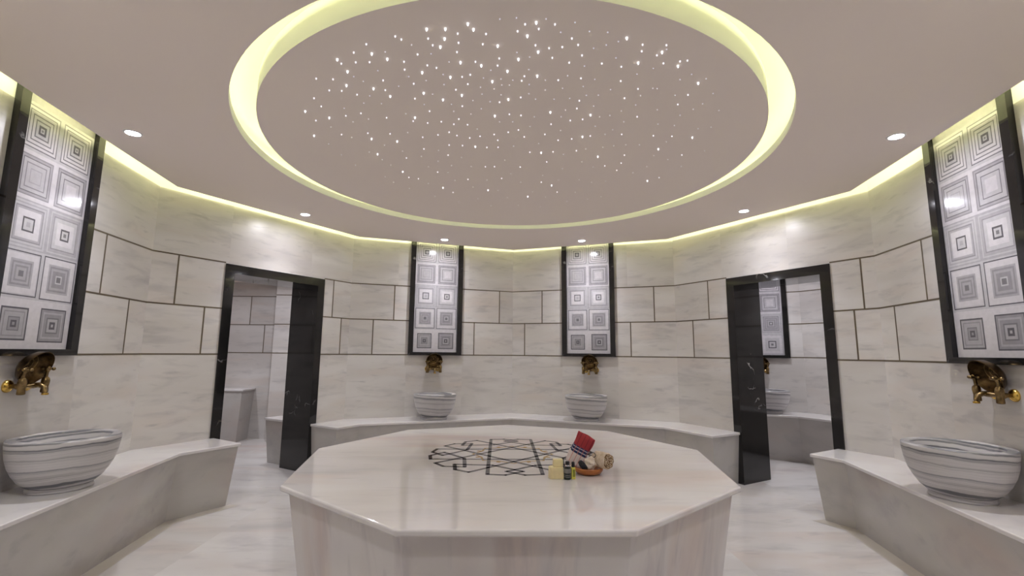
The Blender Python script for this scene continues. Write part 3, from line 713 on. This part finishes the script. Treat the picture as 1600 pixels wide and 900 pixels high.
M_LOOF = loofah_mat('loofah_fibre', srgb(196,174,146), srgb(228,212,190), 55)
M_LOOFD = loofah_mat('loofah_core', srgb(92,66,42), srgb(176,142,100), 70)
M_KESE = loofah_mat('cream_bath_mitt_cloth', srgb(214,196,176), srgb(236,224,210), 45)
def wood_mat():
    s = NT('turned_wood'); v = s.coords((1, 1, 9)); n = s.noise(v, 9, 5, .6, 1.0)
    return s.set(Base_Color=s.ramp(n, [(.3, srgb(120,66,28)), (.55, srgb(176,106,52)), (.75, srgb(198,132,74))]), Roughness=.3)
M_WOOD = wood_mat()
M_SOAP = plain('cream_soap', srgb(232,216,168), .45, Subsurface_Weight=.1)
M_PUM = loofah_mat('black_pumice', srgb(20,20,24), srgb(52,52,58), 90)
M_GLASSD = plain('dark_green_glass', srgb(30,40,36), .12)
M_LABELG = plain('silver_grey_label', srgb(120,116,112), .35)
M_CAPB = plain('black_cap', srgb(22,20,24), .3)
M_SILV = plain('silver_cap_band', (.75, .74, .76), .25, .9)
M_YEL = plain('yellow_bottle_plastic', srgb(214,206,92), .3)
M_YELD = plain('olive_label', srgb(120,122,40), .4)

# wooden bowl
wb = empty('wooden_bowl', (.468, -.415, TZ), 0, 'low round orange-brown wooden bowl on the platform holding bath things', 'bowl')
bm = bmesh.new(); lathe(bm, [(0, 0), (.055, 0), (.075, .008), (.086, .022), (.087, .034), (.083, .040), (.078, .038), (.076, .026), (.06, .014), (0, .011)], 56); ws = obj('bowl_shell', bm, M_WOOD, wb, auto=40)
bm = bmesh.new(); lathe(bm, [(.0872, .028), (.0885, .031), (.0872, .034), (.0862, .031)], 56, closed=True); obj('rim_bead', bm, M_WOOD, ws, auto=50)

# folded plaid towel standing in the bowl, leaning to the right
tw = empty('plaid_towel', (.386, -.362, TZ + .038), 0, 'folded red, navy and white plaid towel standing in the wooden bowl', 'towel')
TR = Matrix.Rotation(math.radians(25.5), 4, 'Y') @ Matrix.Rotation(math.radians(8), 4, 'X') @ Matrix.Rotation(math.radians(-14), 4, 'Z')
def towel_layer(y0, thick, w, h, ph, z0=0.0, x0=0.0):
    bm = bmesh.new(); nx, nz = 14, 26; g = {}
    for side in (0, 1):
        for i in range(nx + 1):
            for j in range(nz + 1):
                fx, fz = i / nx, j / nz
                x = (fx - .5) * w + .003 * math.sin(fz * 9 + ph) + x0
                z = fz * h + .003 * math.sin(fx * 7 + ph * 2) + z0
                edge = min(1, 5.5 * min(fx, 1 - fx) ** .8 + .25) * min(1, 7 * min(fz, 1 - fz) ** .8 + .25)
                y = y0 + (side - .5) * thick * edge + .0035 * math.sin(fx * 5 + fz * 6 + ph)
                g[side, i, j] = bm.verts.new((x, y, z))
    for i in range(nx):
        for j in range(nz):
            bm.faces.new((g[0, i, j], g[0, i+1, j], g[0, i+1, j+1], g[0, i, j+1])); bm.faces.new((g[1, i, j], g[1, i, j+1], g[1, i+1, j+1], g[1, i+1, j]))
    for i in range(nx):
        for j in (0, nz): bm.faces.new((g[0, i, j], g[1, i, j], g[1, i+1, j], g[0, i+1, j]))
    for j in range(nz):
        for i in (0, nx): bm.faces.new((g[0, i, j], g[0, i, j+1], g[1, i, j+1], g[1, i, j]))
    return bm
obj('front_fold', towel_layer(-.016, .026, .104, .200, .4), M_TOWEL, tw, smooth=True, sub=1).matrix_basis = TR
obj('back_fold', towel_layer(.008, .024, .108, .196, 1.9, .004, -.006), M_TOWEL, tw, smooth=True, sub=1).matrix_basis = TR
bm = bmesh.new()
for q in range(15):
    x = -.046 + q * .0065; z = .0
    tube(bm, [TR @ Vector((x, -.018, .004)), TR @ Vector((x + .002, -.021, -.008)), TR @ Vector((x + .001 * (q % 3), -.022, -.011))], [.0016, .0018, .0012], 6)
obj('fringe', bm, M_KESE, tw, smooth=True)

# rolled loofah resting on the bowl
lf = empty('loofah_roll', (.545, -.432, TZ + .082), 0, 'rolled beige loofah with a brown spiral end lying on the wooden bowl', 'loofah')
LR = Matrix.Rotation(math.radians(-58), 4, 'Z') @ Matrix.Rotation(math.radians(90), 4, 'Y')
bm = bmesh.new(); n = 40
rl = random.Random(5); prof = []
rings = []
for k in range(14):
    z = -.056 + .114 * k / 13; ring_ = []
    for i in range(n):
        a = 2 * PI * i / n
        r = .047 * (1 + .05 * math.sin(3 * a + k * .5) + .03 * math.sin(7 * a - k) + rl.uniform(-.03, .03)) * (1 - .25 * max(0, (abs(k - 6.5) - 4.5) / 2) ** 2)
        ring_.append(bm.verts.new(LR @ Vector((r * math.cos(a), r * math.sin(a), z))))
    rings.append(ring_)
for A, B in zip(rings, rings[1:]):
    for i in range(n): bm.faces.new((A[i], A[(i+1) % n], B[(i+1) % n], B[i]))
bm.faces.new(rings[0]); bm.faces.new(rings[-1])
obj('roll', bm, M_LOOF, lf, smooth=True)
bm = bmesh.new(); pts = []
for i in range(110):
    a = i * .21; r = .004 + .00168 * a; pts.append(LR @ Vector((r * math.cos(a), r * math.sin(a), .0585 + .003 * math.sin(i * 1.7))))
tube(bm, pts, [.0032 + .0012 * math.sin(i * .9) for i in range(110)], 8); obj('spiral_end', bm, M_LOOFD, lf, smooth=True)
bm = bmesh.new()
for i in range(26):
    a = rl.uniform(0, 6.28); r = rl.uniform(.004, .039); ball(bm, LR @ Vector((r * math.cos(a), r * math.sin(a), .060)), rl.uniform(.003, .0055), None, 0, 8)
obj('fibres', bm, M_LOOF, lf, smooth=True)

# cream bath mitt bunched between towel and loofah
km = empty('bath_mitt', (.474, -.444, TZ + .064), 0, 'crumpled cream woven bath mitt between the plaid towel and the loofah', 'mitt')
bm = bmesh.new(); bmesh.ops.create_icosphere(bm, subdivisions=4, radius=1)
for v in bm.verts:
    d = v.co.normalized()
    k = 1 + .13 * math.sin(6 * d.x + 4 * d.z) + .10 * math.sin(9 * d.y - 5 * d.z + 1) + .06 * math.sin(17 * d.x + 11 * d.y)
    v.co = Matrix.Rotation(math.radians(-32), 3, 'Y') @ Vector((d.x * .038 * k, d.y * .026 * k, d.z * .036 * k))
obj('mitt_body', bm, M_KESE, km, smooth=True)
bm = bmesh.new(); tube(bm, [(.012 + .020 * math.cos(t * .45), -.004 + .008 * math.sin(t * .9), .050 + .014 * math.sin(t * .45)) for t in range(15)], .0022, 8); obj('hanging_loop', bm, M_CAPB, km, smooth=True)

# black pumice stone leaning in front of the towel
pm = empty('pumice_stone', (.427, -.462, TZ + .056), 0, 'black oblong pumice stone leaning on the bowl before the plaid towel', 'pumice stone')
bm = bmesh.new(); bmesh.ops.create_icosphere(bm, subdivisions=4, radius=1)
PR = Matrix.Rotation(math.radians(50), 3, 'Y')
for v in bm.verts:
    d = v.co.normalized(); q = Vector([math.copysign(abs(c) ** .72, c) for c in d])
    k = 1 + .03 * math.sin(13 * d.x + 9 * d.z) + .02 * math.sin(21 * d.y)
    v.co = PR @ Vector((q.x * .034 * k, q.y * .014 * k, q.z * .017 * k))
obj('stone_body', bm, M_PUM, pm, smooth=True)

# two soap blocks
def soap(name, loc, rz, foot, h, label):
    bm = bmesh.new(); t = [(x * .95, y * .93) for x, y in foot]
    prism(bm, foot, 0, h, 0, t)
    o = obj(name, bm, M_SOAP, None, loc=loc, rot=(0, 0, rz), bev=.004); tag(o, label, 'soap', 'cream soap blocks')
    return o
soap('soap_bar', (.258, -.525, TZ), 0, [(-.044, .012), (-.034, -.026), (.043, -.030), (.045, .026), (-.030, .030)], .066, 'larger cream soap block lying on the platform under the small one')
soap('soap_bar', (.270, -.522, TZ + .066), .05, [(-.029, -.018), (.029, -.018), (.030, .019), (-.029, .019)], .041, 'small cream soap block stacked on top of the larger one')

# bottles
bt = empty('dark_bottle', (.322, -.548, TZ), 0, 'small dark green bottle with grey label and black cap beside the soap', 'bottle')
bm = bmesh.new(); lathe(bm, [(0, .0), (.018, .0), (.0205, .003), (.0205, .058), (.018, .066), (.009, .071), (.009, .078), (0, .078)], 32); bb = obj('bottle_body', bm, M_GLASSD, bt, auto=40)
bm = bmesh.new(); lathe(bm, [(.0207, .036), (.0211, .037), (.0211, .060), (.0207, .061)], 32); obj('label_band', bm, M_LABELG, bb, auto=40)
bm = bmesh.new(); lathe(bm, [(.0207, .014), (.0210, .0145), (.0210, .018), (.0207, .0185)], 32); lathe(bm, [(.0207, .024), (.0210, .0245), (.0210, .027), (.0207, .0275)], 32); obj('label_lines', bm, M_LABELG, bb, auto=40)
bm = bmesh.new(); lathe(bm, [(.0115, .070), (.0125, .072), (.0125, .096), (.011, .100), (0, .101)], 28); bc = obj('screw_cap', bm, M_CAPB, bt, auto=40)
bm = bmesh.new(); lathe(bm, [(.0128, .073), (.0132, .074), (.0132, .080), (.0128, .081)], 28); obj('cap_band', bm, M_SILV, bc, auto=40)
yb = empty('yellow_bottle', (.356, -.540, TZ), .25, 'slim yellow bottle with dark cap between dark bottle and wooden bowl', 'bottle')
bm = bmesh.new(); prism(bm, [(-.012, -.010), (.012, -.010), (.012, .010), (-.012, .010)], 0, .066, 0, [(-.011, -.009), (.011, -.009), (.011, .009), (-.011, .009)]); by = obj('bottle_body', bm, M_YEL, yb, bev=.003)
bm = bmesh.new(); box(bm, (-.005, -.0112, .014), (.007, -.0100, .054)); obj('label_strip', bm, M_YELD, by)
bm = bmesh.new(); lathe(bm, [(.008, .066), (.009, .067), (.009, .092), (.007, .095), (0, .095)], 24); obj('screw_cap', bm, M_CAPB, yb, auto=40)

# ------------------------------------------------------------------ world fill light, added through the open entrance; camera
wd = bpy.data.worlds.new('entrance_fill'); S.world = wd; wd.use_nodes = True
bg = wd.node_tree.nodes['Background']; bg.inputs[0].default_value = (1.0, .95, .91, 1); bg.inputs[1].default_value = WORLD

cam = bpy.data.cameras.new('camera'); co = bpy.data.objects.new('camera', cam); COL.objects.link(co)
cam.sensor_width = 36; cam.lens = 730.6308 / 1600 * 36; cam.clip_start = .02
y, pt, r = .0243, .1369, .0089
fwd = Vector((math.sin(y) * math.cos(pt), math.cos(y) * math.cos(pt), math.sin(pt)))
right = Vector((math.cos(y), -math.sin(y), 0)); up = right.cross(fwd)
r2 = right * math.cos(r) + up * math.sin(r); u2 = up * math.cos(r) - right * math.sin(r)
M = Matrix((r2, u2, -fwd)).transposed().to_4x4(); M.translation = Vector((-.0743, -3.348, 1.3237))
co.matrix_world = M
S.camera = co
S.view_settings.view_transform = 'Standard'; S.view_settings.look = 'None'
S.view_settings.gamma = 1; S.view_settings.use_curve_mapping = False; S.view_settings.exposure = EXPO
S.cycles.use_denoising = True
S.cycles.max_bounces = 12; S.cycles.diffuse_bounces = 8; S.cycles.glossy_bounces = 6
S.cycles.sample_clamp_indirect = 6.0
